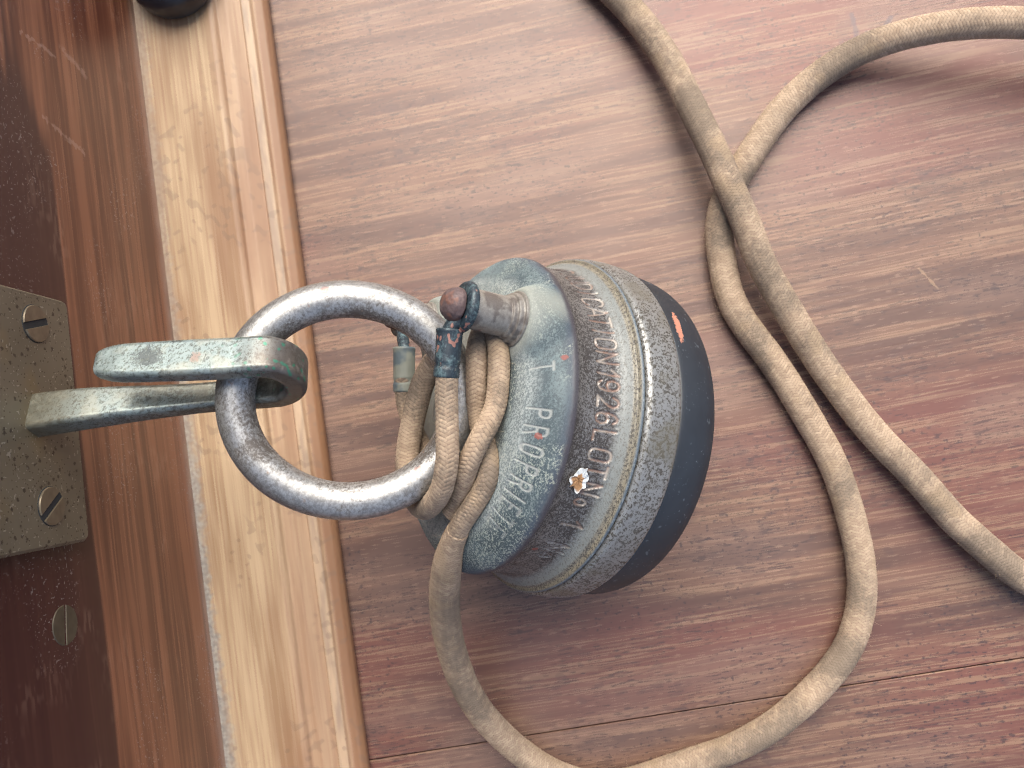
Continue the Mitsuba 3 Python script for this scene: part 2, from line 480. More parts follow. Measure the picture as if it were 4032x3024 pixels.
def hook_color(p, n, uv):
    x, y, z = mmp(p)
    sp = speckle(x, y, z, 1.5)
    f2 = speckle(x + 3, y, z, 2.6)
    big = fbm(*turn(x, y, z, .3))
    c = mix(lin(130, 142, 141), lin(90, 95, 90), smoothstep(.48, .68, f2 + .12 * smoothstep(67.5, 64.5, z)))
    c = mix(c, lin(150, 150, 138), smoothstep(.45, .7, fbm(*turn(x + 8, y, z, .35))) * .5)
    c = mix(c, lin(62, 64, 64), smoothstep(.62, .74, sp + .45 * (big - .5)) * .6)
    d = dr.square((x + 68.5) / 2.4) + dr.square((y - 10.8) / 1.5)
    c = mix(c, lin(58, 60, 62), smoothstep(1.1, .5, d + 4.5 * (f2 - .5) + 3.0 * (sp - .5)) * smoothstep(66, 69, z) * .75)
    c = mix(c, lin(88, 78, 72), smoothstep(-55.5, -47, x + 3 * (big - .5)) * .85)
    c = mix(c, lin(58, 118, 96), smoothstep(.74, .82, noise(*turn(x, y, z, 1.2))) * smoothstep(-60, -48, x) * .8)
    c = mix(c, lin(100, 94, 78), smoothstep(-78, -92, x) * .8)
    d = dr.square((x + 60.6) / 1.0) + dr.square((y - 10.6) / .9)
    c = mix(c, lin(104, 98, 84), smoothstep(68.0, 65.0, z) * .55)
    return mix(c, lin(138, 106, 92), smoothstep(1.1, .4, d + 4.5 * (f2 - .5)) * smoothstep(66, 69, z) * .6)


def hook_metal(p, n, uv):
    x, y, z = mmp(p)
    return mi.Float(.25 + .35 * smoothstep(.66, .5, speckle(x, y, z, 1.3)))


principled('hook_brass', hook_color, roughness=0.38, metallic=hook_metal,
           bump=lambda p, n, uv: fbm(p.x * 800, p.y * 800, p.z * 800), bump_scale=0.00002)


def plate_color(p, n, uv):
    s, m, z = wall_sz(p)
    c = mix(lin(90, 83, 69), lin(114, 106, 91), fbm(s * .15, z * .15, m * .3))
    c = mix(c, lin(118, 100, 66), smoothstep(.5, .75, fbm(s * .07, z * .09, 4.0)) * .5)
    d, _, k = voronoi(s * .62, z * .62)
    c = mix(c, lin(60, 52, 44), smoothstep(.26, .12, d + .2 * (noise(s * 4, z * 4) - .5)) * smoothstep(.72, .75, k) * .9)
    d, _, k = voronoi(s * 1.5 + 9, z * 1.5)
    c = mix(c, lin(58, 50, 42), smoothstep(.26, .14, d) * smoothstep(.78, .8, k) * .8)
    speck = smoothstep(.86, .92, noise(s * 2.5, z * 2.5, 3.0))
    return mix(c, lin(170, 165, 155), speck * .4)


principled('plate_brass', plate_color, roughness=0.45, metallic=0.45)
principled('old_screw', lambda p, n, uv: mix(lin(62, 55, 45), lin(88, 80, 66), fbm(p.x * 900, p.y * 900, p.z * 900)), roughness=0.5, metallic=0.4)
principled('screw_brass', lambda p, n, uv: mix(lin(98, 88, 74), lin(122, 112, 95), fbm(p.x * 900, p.y * 900, p.z * 900)), roughness=0.36, metallic=0.6)
principled('slot_dirt', lin(30, 32, 34), roughness=0.8)


def rust_color(p, n, uv):
    x, y, z = mmp(p)
    c = mix(lin(64, 51, 51), lin(104, 87, 86), speckle(x, y, z, 2.2))
    return mix(c, lin(120, 78, 60), smoothstep(.55, .7, fbm(x * .8, y * .8, z * .8)) * .5)


principled('rusty_nut', rust_color, roughness=0.62, metallic=0.25,
           bump=lambda p, n, uv: fbm(p.x * 1800, p.y * 1800, p.z * 1800), bump_scale=0.00015)


def post_color(p, n, uv):
    x, y, z = mmp(p)
    c = mix(lin(110, 104, 96), lin(150, 146, 140), speckle(x, y, z, 3.0))
    return mix(c, lin(74, 64, 60), smoothstep(.5, .65, fbm(x * .5, y * .5, z * .5)) * .6)


principled('post_metal', post_color, roughness=0.45, metallic=0.45)


def dark_tag_color(p, n, uv):
    x, y, z = mmp(p)
    sp = speckle(x, y, z, 2.2)
    c = mix(lin(34, 44, 52), lin(84, 104, 108), smoothstep(.45, .75, sp * .5 + .5 * fbm(x * .5, y * .5, z * .5)))
    chip = smoothstep(.645, .67, speckle(x + 1.3, y + 4.1, z, .45))
    return mix(c, lin(136, 96, 86), chip * .85)


principled('dark_tag', dark_tag_color, roughness=0.5, metallic=0.15)


def grey_tag_color(p, n, uv):
    x, y, z = mmp(p)
    return mix(lin(120, 122, 112), lin(84, 94, 98), smoothstep(.4, .65, fbm(x * .4, y * .4, z * .4)))


principled('grey_tag', grey_tag_color, roughness=0.6, metallic=0.1)


def braid(uv, strands, pitch):
    """(height 0..1, a random number per stitch, slant) of a two over, two under braid."""
    A, B = uv.x * strands + uv.y * (1 / pitch), uv.x * strands - uv.y * (1 / pitch)
    i, j = dr.floor(A), dr.floor(B)
    k = i + j
    q = k - 4 * dr.floor(k * .25)
    top = q < 1.5
    fa, fb = A - i - .5, B - j - .5
    la = B + i
    la = (la - 4 * dr.floor(la * .25)) * .5
    lb = A + j - 2
    lb = (lb - 4 * dr.floor(lb * .25)) * .5
    ha = dr.sqrt(dr.maximum(1 - dr.square(2 * fa), 0)) * (.45 + .55 * dr.sin(math.pi * dr.clip(la, 0, 1)))
    hb = dr.sqrt(dr.maximum(1 - dr.square(2 * fb), 0)) * (.45 + .55 * dr.sin(math.pi * dr.clip(lb, 0, 1)))
    rnd = dr.select(top, cell_rand(i, dr.floor((j + i) * .25), 1.0), cell_rand(j, dr.floor((i + j) * .25), 2.0))
    return dr.select(top, ha, hb), rnd


def cord_material(key, strands, pitch, crease_shade, grey):
    def color(p, n, uv):
        x, y, z = mmp(p)
        h, rnd = braid(uv, strands, pitch)
        c = mix(lin(132, 112, 94), lin(178, 157, 135), rnd * .45 + .55 * speckle(x, y, z, 2.2))
        dirt = fbm(*turn(x, y, z, .10), octaves=3) + .35 * (speckle(x, y, z, 1.1) - .5)
        c = mix(c, lin(86, 79, 72), smoothstep(.40, .72, dirt) * grey)
        c = mix(c, lin(156, 134, 108), smoothstep(.62, .8, noise(x * .22 + y * .1, y * .22 - x * .1, z * .22 + 5)) * .35)
        return mix(lin(70, 58, 48), c, smoothstep(.10, .62, h) * crease_shade + (1 - crease_shade))  # shade in the creases between stitches is painted into the colour

    def bump(p, n, uv):
        return braid(uv, strands, pitch)[0] + .12 * noise(p.x * 7000, p.y * 7000, p.z * 7000)
    principled(key, color, roughness=0.85, specular=0.2, bump=bump, bump_scale=0.00013, eps=4e-5)


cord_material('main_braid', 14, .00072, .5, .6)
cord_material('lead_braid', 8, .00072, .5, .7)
principled('paper', lambda p, n, uv: mix(lin(190, 194, 194), lin(140, 106, 74), smoothstep(.2, .5, uv.x)), roughness=0.9)
principled('black_knob', lambda p, n, uv: mix(lin(20, 22, 28), lin(44, 50, 58), fbm(p.x * 300, p.y * 300, p.z * 300)), roughness=0.35)

# ---------------------------------------------------------------- tabletop: two boards meeting in a fine joint
say('tabletop', 'weathered reddish brown wooden tabletop with fine pale grain', 'tabletop', kind='structure')
GU, GV = np.array([_gc, _gs, 0]), np.array([-_gs, _gc, 0])
JV = -72.3


def board(v0, v1):
    o = [(v0 + .3, 0), (v1 - .3, 0), (v1 - .12, -.2), (v1 - .12, -18), (v0 + .12, -18), (v0 + .12, -.2)]
    return prism([(a, b) for a, b in o], -520, 520, np.zeros(3), GV, GU, Z, bevel=.3)


add('tabletop__board', board(JV, 420), 'table_wood', 20)
add('tabletop__board_001', board(-420, JV), 'table_wood', 20)

# ---------------------------------------------------------------- telephone box: side board, base moulding, hook plate, hook
say('telephone_box', 'varnished brown wooden telephone box with a metal hook and a pale moulded base', 'telephone box')
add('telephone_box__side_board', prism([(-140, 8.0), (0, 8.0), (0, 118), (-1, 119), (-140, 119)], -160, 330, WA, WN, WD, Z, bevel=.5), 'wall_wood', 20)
prof = rounded([(-140, 0.3), (32.2, 0.3), (32.4, 2.6), (31.4, 3.9), (29.0, 4.5), (28.6, 5.4), (26.4, 5.8), (26.2, 5.2), (25.7, 5.4),
                (23.0, 6.9), (20.6, 7.2), (20.2, 8.1), (19.2, 8.6), (-140, 8.6)], .5, 4)
add('telephone_box__base_moulding', prism(prof, -165, 335, WA, WN, WD, Z, bevel=.5), 'base_wood', 30,
    label='pale tan base moulding with a dusty inner edge and a grooved outer edge')


def plate_outline(r=1.3):
    c = [(76.9, 53.5), (122.3, 54.9), (121.0, 112.0), (75.8, 110.0)]
    p = [np.array(q) for q in c]
    out = []
    for i in range(4):
        a, b, d = p[i - 1], p[i], p[(i + 1) % 4]
        ua, ud = (a - b) / np.linalg.norm(a - b), (d - b) / np.linalg.norm(d - b)
        for t in np.linspace(0, 1, 6):
            out.append((1 - t) ** 2 * (b + ua * r) + 2 * t * (1 - t) * b + t * t * (b + ud * r))
    return out


add('telephone_box__hook_plate', prism(plate_outline(), 0.05, 2.3, WA, WD, WN, Z, bevel=.8), 'plate_brass', 25, label='dull pitted metal plate holding the hook')


def slotted_screw(key, s, z, r, m0, deg, proud=.15, dirt='slot_dirt', width=.62, metal='screw_brass'):
    """A flush slotted screw head, two half discs either side of a dark slot, on the side wall."""
    q = math.radians(deg)
    a, b = math.cos(q) * WD + math.sin(q) * Z, -math.sin(q) * WD + math.cos(q) * Z
    o = wall(s, 0, z)
    parts = []
    for sg in (1, -1):
        h0 = math.asin(width / r)
        ang = np.linspace(h0, math.pi - h0, 24)
        half = np.column_stack([np.cos(ang) * r, np.sin(ang) * r * sg])
        parts.append(prism([tuple(x) for x in half], m0 - .5, m0 + proud, o, a, WN, b, bevel=.14))
    add(key, trimesh.util.concatenate(parts), metal, 25)
    th = np.linspace(0, 2 * np.pi, 32, endpoint=False)
    add(key + '__slot', prism([(math.cos(x) * (r + .14), math.sin(x) * (r + .14)) for x in th], m0 - .9, m0 - .13, o, a, WN, b, bevel=.05), dirt, 25)


for i, (s, z, deg) in enumerate(((82.6, 64.0, 76), (114.9, 65.2, 56))):
    slotted_screw('telephone_box__hook_plate__screw' + ('_%03d' % i if i else ''), s, z, 3.35, 2.55, deg)
slotted_screw('telephone_box__screw', 136.0, 61.6, 3.5, 0.02, 8, width=.22, metal='old_screw')

# the hook: a flat bar out of the plate, bent back over itself
HT = math.radians(27)
HH = math.cos(HT) * Z + math.sin(HT) * (-WD)
HW = np.cross(WN, HH)
H0 = wall(99.0, 0, 66.2)


def hook_mesh():
    pts, wid, thk, swing = [], [], [], []

    def put(m, h, w, t):
        pts.append((m, h))
        wid.append(w)
        thk.append(t)
    for k in np.linspace(0, 1, 26):
        m = 2.2 + k * 41.5
        put(m, -3.4 * smooth(0, 1, k) + .9 * math.sin(k * math.pi) * .2, 7.0 - 2.0 * smooth(0, .75, k) + 1.0 * smooth(.8, 1, k), 4.6 - 1.2 * smooth(.1, .7, k))
    for q in np.linspace(-90, 90, 28)[1:]:
        put(43.7 + 5.4 * math.cos(math.radians(q)), -3.4 + 5.4 + 5.4 * math.sin(math.radians(q)), 6.2 + .5 * smooth(-90, 90, q), 3.4 + .5 * math.cos(math.radians(q)))
    for k in np.linspace(0, 1, 34)[1:]:
        put(43.7 - k * 24.3, 7.4 + .45 * smooth(0, 1, k), (6.7 + .15 * math.sin(5 * k)) * (1 - .24 * k ** 14), 3.4 - .2 * k - .4 * k ** 14)
        swing.append(2.3 * k)
    sw = np.r_[np.zeros(len(pts) - len(swing)), swing]
    pts = np.array(pts)
    t = np.gradient(pts, axis=0)
    t /= np.linalg.norm(t, axis=1, keepdims=True)
    nrm = np.column_stack([-t[:, 1], t[:, 0]])
    c = 1.0
    sec = []
    for sx, sy in ((1, 1), (-1, 1), (-1, -1), (1, -1)):
        for q in np.linspace(0, 90, 5):
            qq = math.radians(q + {(1, 1): 0, (-1, 1): 90, (-1, -1): 180, (1, -1): 270}[(sx, sy)])
            sec.append((sx, sy, math.cos(qq) * c, math.sin(qq) * c))
    rows = []
    for i in range(len(pts)):
        row = []
        shrink = 1.0
        for sx, sy, ox, oy in sec:
            x = sx * (wid[i] / 2 - c) + ox
            y = sy * (thk[i] / 2 - c) + oy
            row.append(H0 + pts[i, 0] * WN + pts[i, 1] * HH - sw[i] * WD + x * HW * shrink + y * (nrm[i, 0] * WN + nrm[i, 1] * HH))
        rows.append(row)
    end = np.array(rows[-1])
    ctr = end.mean(0)
    for g, d in ((.95, .45), (.84, .85), (.66, 1.1)):
        rows.append(ctr + (end - ctr) * g - WN * d)
    v = np.array(rows)
    n, m = v.shape[:2]
    v = v.reshape(-1, 3)
    f = grid_faces(n, m)
    f = np.vstack([f[:, [0, 1, 2]], f[:, [0, 2, 3]]])
    k = len(v)
    v = np.vstack([v, v[-m:].mean(0)])
    i = np.arange(m)
    f = np.vstack([f, np.stack([k - m + i, k - m + (i + 1) % m, i * 0 + k], 1)])
    v = v + .10 * (meshkit.fbm(v * .45, 2, 5) - .5)[:, None] * HH
    mesh = trimesh.Trimesh(v, f, process=False)
    mesh.fix_normals()
    return mesh


add('telephone_box__hook', hook_mesh(), 'hook_brass', 40, label='flat metal hook bent back over itself, spotted with verdigris')

# black knob at the foot of the wall, cut by the top of the picture
kp = rounded([(0, .01), (0, 10.6), (4.4, 11.0), (7.6, 9.6), (9.4, 6.2), (10.2, 2.4), (10.4, .01)], 2.0, 5)
kv = lathe(kp, 48, wall(-10.6, 12.0, 8.6), (WN, WD, Z))
add('telephone_box__knob', kv, 'black_knob', 40)

# ---------------------------------------------------------------- the earpiece
say('earpiece', 'round earpiece of worn grey metal with a black ear cap and stamped lettering', 'telephone earpiece')

# lettering: strokes in a box 1 high; reading direction x, tops +y
GLYPH = {
    'A': (.72, [[(0, 0), (.36, 1), (.72, 0)], [(.13, .36), (.59, .36)]]),
    'C': (.6, [[(.6, .76), (.54, .92), (.38, 1), (.22, 1), (.06, .9), (0, .72), (0, .28), (.06, .1), (.22, 0), (.38, 0), (.54, .08), (.6, .24)]]),
    'D': (.62, [[(0, 0), (0, 1), (.3, 1), (.52, .9), (.62, .68), (.62, .32), (.52, .1), (.3, 0), (0, 0)]]),
    'E': (.55, [[(.55, 0), (0, 0), (0, 1), (.55, 1)], [(0, .52), (.42, .52)]]),
    'I': (.1, [[(.05, 0), (.05, 1)]]),
    'J': (.45, [[(.45, 1), (.45, .2), (.36, .04), (.2, 0), (.06, .06), (0, .2)]]),
    'L': (.5, [[(0, 1), (0, 0), (.5, 0)]]),
    'N': (.62, [[(0, 0), (.02, 1), (.6, 0), (.62, 1)]]),
    'O': (.6, [[(.2, 1), (.4, 1), (.55, .92), (.6, .76), (.6, .24), (.55, .08), (.4, 0), (.2, 0), (.05, .08), (0, .24), (0, .76), (.05, .92), (.2, 1)]]),
    'P': (.55, [[(0, 0), (0, 1), (.34, 1), (.5, .92), (.55, .76), (.5, .58), (.34, .5), (0, .5)]]),
    'R': (.58, [[(0, 0), (0, 1), (.34, 1), (.5, .92), (.55, .76), (.5, .58), (.34, .5), (0, .5)], [(.28, .5), (.58, 0)]]),
    'T': (.6, [[(0, 1), (.6, 1)], [(.3, 1), (.3, 0)]]),
    'U': (.6, [[(0, 1), (0, .25), (.08, .07), (.25, 0), (.38, 0), (.53, .07), (.6, .25), (.6, 1)]]),
    'º': (.36, [[(.36 / 2 + .18 * math.cos(a), .34 + .26 * math.sin(a)) for a in np.linspace(0, 2 * math.pi, 13)]]),
    '1': (.34, [[(0, .66), (.32, 1), (.26, 0)]]),
    '2': (.56, [[(.02, .76), (.1, .93), (.28, 1), (.46, .93), (.54, .76), (.46, .55), (.02, 0), (.56, 0)]]),
    '6': (.56, [[(.5, .84), (.4, .97), (.26, 1), (.1, .88), (.01, .6), (0, .3), (.08, .08), (.27, 0), (.46, .07), (.55, .28), (.48, .5), (.3, .57), (.1, .5), (.01, .32)]]),
    '9': (.56, [[(.06, .16), (.16, .03), (.3, 0), (.46, .12), (.55, .4), (.56, .7), (.48, .92), (.29, 1), (.1, .93), (.01, .72), (.08, .5), (.26, .43), (.46, .5), (.55, .68)]]),
    "'": (.1, [[(.05, 1), (.05, .8)]]),
    '.': (.1, [[(.03, .45), (.07, .5)]]),
}


def segments(letters, height, t_mid, rr, width=.9):
    """Stroke segments in (degrees, t) for (glyph, centre in degrees) pairs; the line reads towards smaller angles, tops towards smaller t."""
    out = []
    for k, (ch, deg) in enumerate(letters):
        w, strokes = GLYPH[ch]
        lean = .03 * math.sin(k * 2.3)
        for s in strokes:
            q = [(deg - math.degrees(((x - w / 2) * height * width + lean * y * height) / rr), t_mid + height / 2 - y * height) for x, y in s]
            out += [(q[i], q[i + 1]) for i in range(len(q) - 1)]
    return out


def stroke_distance(deg, t, segs, rr):
    """Distance (mm) of surface points to the nearest stroke."""
    d = np.full(deg.shape, 9.0)
    sc = math.radians(1) * rr
    for (a0, t0), (a1, t1) in segs:
        m = (np.abs(deg - (a0 + a1) / 2) * sc < abs(a1 - a0) * sc / 2 + 1.2) & (np.abs(t - (t0 + t1) / 2) < abs(t1 - t0) / 2 + 1.2)
        if not m.any():
            continue
        px, py = (deg[m] - a0) * sc, t[m] - t0
        vx, vy = (a1 - a0) * sc, t1 - t0
        k = np.clip((px * vx + py * vy) / (vx * vx + vy * vy + 1e-12), 0, 1)
        d[m] = np.minimum(d[m], np.hypot(px - k * vx, py - k * vy))
    return d


BAND = [('A', 169.5), ('D', 164), ('J', 159), ('U', 154.2), ('D', 149), ('I', 144.2), ('C', 139.2), ('A', 133.9), ('T', 129.4), ('I', 125.4), ('O', 120.5), ('N', 115.4),
        ('1', 110.4), ('9', 105.8), ('2', 100.6), ('6', 95.3), ('L', 89.6), ('O', 83.6), ('T', 78.2), ('N', 72.0), ('º', 67.0), ('1', 58.3), ('N', 46.7), ('º', 41.4)]
BACK = [('T', 110.0), ('P', 93.6), ('R', 87.2), ('O', 80.4), ('P', 73.6), ('R', 67.4), ('I', 62.4), ('E', 57.6), ('T', 51.8), ('E', 46.2)]
SHELL = rounded([(17.9, 30.0), (17.9, 33.2), (18.3, 33.5), (18.75, 33.2), (18.9, 32.5), (19.6, 32.35), (19.9, 32.0), (20.6, 31.2), (22.0, 30.5), (24.5, 30.1), (27.6, 30.1), (29.2, 30.45), (29.8, 30.8), (30.6, 30.75),
                 (31.4, 30.3), (33.1, 28.9), (35.0, 26.6), (36.1, 24.4), (36.5, 22.0), (36.6, 18.0), (36.4, 12.0), (36.2, 6.0), (36.2, .02)], .5, 5)


def shell_mesh():
    pr = resample(SHELL, .16)
    m = 1260
    th = np.arange(m) * 360.0 / m
    t, r = np.repeat(pr[:, :1], m, 1), np.repeat(pr[:, 1:], m, 1)
    deg = np.repeat(th[None], len(pr), 0)
    d1 = np.where(t < 29.5, stroke_distance(deg, t, segments(BAND, 4.0, 23.45, 30.4, .82), 30.4), 9)
    d2 = np.where(t > 31, stroke_distance(deg, t, segments(BACK, 2.35, 34.5, 27.4, 1.0), 27.3), 9)
    mask = np.maximum(smooth(.29, .12, d1), smooth(.25, .09, d2))
    rad = np.radians(deg)
    base = EC + t[..., None] * EA + r[..., None] * (np.cos(rad)[..., None] * EU + np.sin(rad)[..., None] * EW)
    tan = np.gradient(pr, axis=0)
    tan /= np.maximum(np.linalg.norm(tan, axis=1, keepdims=True), 1e-9)
    nt, nr = -tan[:, 1], tan[:, 0]          # outward: the profile runs from the flange to the back
    out = nt[:, None, None] * EA + nr[:, None, None] * (np.cos(rad)[..., None] * EU + np.sin(rad)[..., None] * EW)
    dent = .10 * (meshkit.fbm(base * .16, 3, 3) - .5) + .05 * (meshkit.fbm(base * 1.1, 2, 8) - .5)
    raised = smooth(.75, .42, d1) * (1 - mask) * .05        # metal pushed up round the stamp
    off = dent - .17 * smooth(.34, .12, d1) - .12 * smooth(.26, .06, d2) + raised
    v = base + out * off[..., None]
    for dg in (132.0, 229.0):          # the raised seats of the two terminal posts
        o = EC + 25.0 * (math.cos(math.radians(dg)) * EU + math.sin(math.radians(dg)) * EW)
        q = v - o
        d = np.linalg.norm(q - (q @ EA)[..., None] * EA, axis=-1)
        want = 37.6 - (v - EC) @ EA
        v = v + (np.maximum(want, 0) * smooth(8.4, 4.9, d) * smooth(29.8, 30.9, t))[..., None] * EA
    uv = np.stack([mask, mask], -1).reshape(-1, 2)
    f = grid_faces(len(pr), m)[:, ::-1]
    return v.reshape(-1, 3), f, uv


sv, sf, suv = shell_mesh()
add('earpiece__shell', (sv, sf), 'shell_patina', True, uv=suv, label='grey metal shell with stamped capitals and a pale dusty back')
AX = (EU, EW, EA)
cl = resample(rounded([(10.4, 30.0), (10.4, 33.7), (10.8, 34.1), (13.8, 34.15), (16.9, 33.9), (17.6, 33.5), (17.75, 32.6), (17.75, 29.5)], .4, 4), .5)
v, f = lathe(cl, 300, EC, AX, flip=True)
v = v + (.05 * (meshkit.fbm(v * .5, 2, 4) - .5))[:, None] * EW
add('earpiece__clamp_ring', (v, f), 'clamp_metal', 40)
cp = resample(rounded([(10.25, 26), (10.25, 33.0), (9.0, 33.25), (6.0, 33.3), (3.2, 33.0), (1.2, 32.3), (.2, 31.2), (-.1, 29.6), (.3, 26), (1.6, 12), (2.6, 4), (5, 3.6), (5, .02)], 1.2, 6), .4)
v, f = lathe(cp, 240, EC, AX, flip=True)
add('earpiece__ear_cap', (v, f), 'ebonite', 50, label='black ear cap with an orange chip on its rim')

# suspension ring: an oval of round rod, its back end held by a loop on the back
RC = np.array([-38.6, 4.1, 62.2])
RA = np.array([-20.3, 3.9, 57.4]) - np.array([-57.1, 4.3, 67.6])
ra = np.linalg.norm(RA) / 2
RA = RA / (2 * ra)
RB = np.array([.02, 1.0, .02])
RB = RB - (RB @ RA) * RA
RB /= np.linalg.norm(RB)
q = np.linspace(0, 2 * np.pi, 241)[:-1]
rp = RC + ra * np.cos(q)[:, None] * RA + 17.5 * np.sin(q)[:, None] * RB
RN = np.cross(RA, RB)
tt = np.roll(rp, -1, 0) - np.roll(rp, 1, 0)
tt /= np.linalg.norm(tt, axis=1, keepdims=True)
side = np.cross(tt, RN)
ph = np.linspace(0, 2 * np.pi, 49)[:-1]
rad = 3.27 + .10 * (meshkit.fbm(rp * .12, 2, 2) - .5)
v = rp[:, None] + rad[:, None, None] * (np.cos(ph)[None, :, None] * side[:, None] + np.sin(ph)[None, :, None] * RN)
f = grid_faces(240, 48)
n = 240 * 48
last = np.stack([239 * 48 + np.arange(48), 239 * 48 + (np.arange(48) + 1) % 48, (np.arange(48) + 1) % 48, np.arange(48)], 1)
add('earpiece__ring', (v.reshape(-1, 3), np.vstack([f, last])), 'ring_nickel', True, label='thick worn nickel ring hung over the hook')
v, f = lathe(resample([(34.8, 3.0), (38.2, 2.4), (40.2, 2.6), (40.3, .02)], .2), 40, EC + .8 * EU, AX)
add('earpiece__ring_boss', (v, f), 'post_metal', 40)


def terminal(key, r0, deg, t0, t1, label=None):
    o = EC + r0 * (math.cos(math.radians(deg)) * EU + math.sin(math.radians(deg)) * EW)
    shaft = resample(rounded([(t0 - 4, 4.9), (t0 + .75, 4.85), (t0 + .8, 4.35), (t0 + 1.75, 4.3), (t0 + 1.8, 3.85), (t0 + 2.6, 3.8), (t0 + 2.7, 3.5), (t1, 3.4), (t1 + .05, 1.0)], .2, 4), .12)
    v, f = lathe(shaft, 80, o, AX)
    add(key, (v, f), 'post_metal', 30, label=label)
    wash = rounded([(t1 + .1, 1.0), (t1 + .1, 4.1), (t1 + .45, 4.35), (t1 + 1.3, 4.3), (t1 + 1.75, 3.8), (t1 + 1.75, 1.0)], .35, 4)
    v, f = lathe(wash, 72, o, AX)
    v = v + (.12 * (meshkit.fbm(v * .6, 2, 6) - .5))[:, None] * EW
    add(key + '__washer', (v, f), 'dark_tag', 30)
    nut = resample(rounded([(t1 + 1.8, .5), (t1 + 1.8, 2.9), (t1 + 2.5, 3.0), (t1 + 3.5, 2.8), (t1 + 4.5, 2.0), (t1 + 4.95, .95), (t1 + 4.95, .02)], .7, 5), .12)
    v, f = lathe(nut, 64, o, AX)
    v = v + (.55 * (meshkit.fbm(v * .75, 3, 11) - .5))[:, None] * EW + (.4 * (meshkit.fbm(v * .75 + 9, 3, 12) - .5))[:, None] * EU
    add(key + '__nut', (v, f), 'rusty_nut', 60, label='rusty domed nut')


terminal('earpiece__terminal_post', 25.0, 132.0, 37.3, 46.4)
terminal('earpiece__terminal_post_001', 25.2, 229.0, 36.6, 43.0)

# ---------------------------------------------------------------- the cord
say('braided_cord', 'tan braided cloth cord tied to the earpiece and looped over the table', 'cord')
MAIN = [(-21.9, -15.7, 55.5), (-20.5, -13.9, 57.5), (-19.3, -11.0, 60.5), (-18.1, -7.6, 63.5), (-16.2, -3.6, 65.2), (-14.4, 0.0, 64.5), (-13.2, 3.5, 63.2), (-12.8, 8.3, 62.4), (-12.9, 12.7, 62.0),
        (-13.8, 15.4, 61.0), (-15.2, 16.4, 60.0), (-16.4, 14.5, 60.5), (-16.8, 10.0, 61.0), (-16.8, 5.2, 60.2), (-16.6, 1.2, 59.2), (-15.6, -2.8, 60.3), (-14.5, -5.8, 62.2), (-14.6, -9.3, 62.6),
        (-16.0, -12.1, 61.6), (-18.1, -15.1, 60.0), (-20.5, -18.8, 57.0), (-22.9, -23.8, 51.8), (-24.6, -29.2, 45.0), (-26.0, -35.4, 37.5), (-26.6, -42.8, 30.5), (-26.0, -51.0, 23.5), (-24.0, -60.2, 16.5), (-20.0, -69.0, 10.0),
        (-14.5, -76.2, 5.4), (-7.4, -81.7, 3.7), (-.3, -84.7, 3.5), (9.5, -85.2, 3.5), (23.7, -80.4, 3.5), (35.1, -76.5, 3.5), (46.5, -70.1, 3.5), (56.0, -61.6, 3.5), (61.7, -55.0, 3.5), (65.2, -48.3, 3.5), (66.8, -40.7, 3.5),
        (66.5, -31.2, 3.5), (63.6, -18.0, 3.5), (60.4, -8.4, 3.5), (55.2, 1.2, 3.5), (50.0, 10.5, 3.5), (44.0, 19.3, 3.5), (38.4, 27.3, 3.5), (36.2, 34.8, 3.5), (35.3, 41.7, 3.5), (34.9, 48.5, 3.5), (37.0, 55.5, 3.5),
        (40.0, 60.6, 3.5), (43.7, 66.4, 3.5), (49.4, 74.6, 3.6), (57.5, 82.5, 4.0), (68.6, 88.9, 6.0), (78.8, 90.8, 9.5), (88.7, 90.9, 12.5), (100.8, 89.7, 14.5), (115.2, 87.1, 13.0), (130.4, 79.4, 9.0), (143.7, 65.4, 5.0),
        (150.8, 42.0, 3.5), (150.7, 14.2, 3.5), (143.7, -12.1, 3.5), (132.1, -30.0, 3.5), (117.5, -38.4, 4.0), (108.2, -38.2, 4.5), (100.3, -34.2, 5.0), (91.1, -25.8, 5.0), (85.8, -20.9, 5.0), (80.6, -14.0, 5.0),
        (71.5, -4.5, 5.0), (63.5, 5.8, 5.2), (57.0, 15.1, 5.8), (51.0, 24.7, 7.0), (46.3, 32.6, 8.0), (42.8, 38.7, 9.0), (40.5, 45.6, 10.0), (36.6, 54.2, 10.6), (33.0, 63.7, 10.0), (29.7, 71.3, 9.0), (26.8, 78.3, 8.0),
        (23.4, 86.3, 7.0), (17.7, 95.9, 6.0), (12.8, 102.5, 5.2), (7.2, 108.7, 4.6), (-1.9, 117.6, 4.0)]
# the outer sleeve starts where the thinner lead leaves it
k0 = 20
path, ln = spline(MAIN[k0:], .3)
soft = gaussian_filter1d(path, 13, axis=0, mode='nearest')        # stiff cloth: no short kinks
wgt = (smooth(0, 12, ln) * smooth(ln[-1], ln[-1] - 12, ln))[:, None]
path = path * (1 - wgt) + soft * wgt
path[:, 2] = np.maximum(path[:, 2], 3.2)
ln = np.r_[0, np.cumsum(np.linalg.norm(np.diff(path, axis=0), axis=1))]
r_ = np.interp(ln, [0, 5, 10, 18, 28, 120, 260], [2.05, 2.35, 2.75, 3.0, 3.15, 3.2, 3.4])
v, f, uv = tube(path, ln, r_, 48, lump=.09, seed=1)
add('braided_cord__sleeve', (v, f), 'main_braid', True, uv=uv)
path, ln = spline(MAIN[:k0 + 2], .25)
v, f, uv = tube(path, ln, np.interp(ln, [0, ln[-1] - 6, ln[-1]], [1.9, 1.9, 2.0]), 40, lump=.09, seed=2)
add('braided_cord__lead', (v, f), 'lead_braid', True, uv=uv)
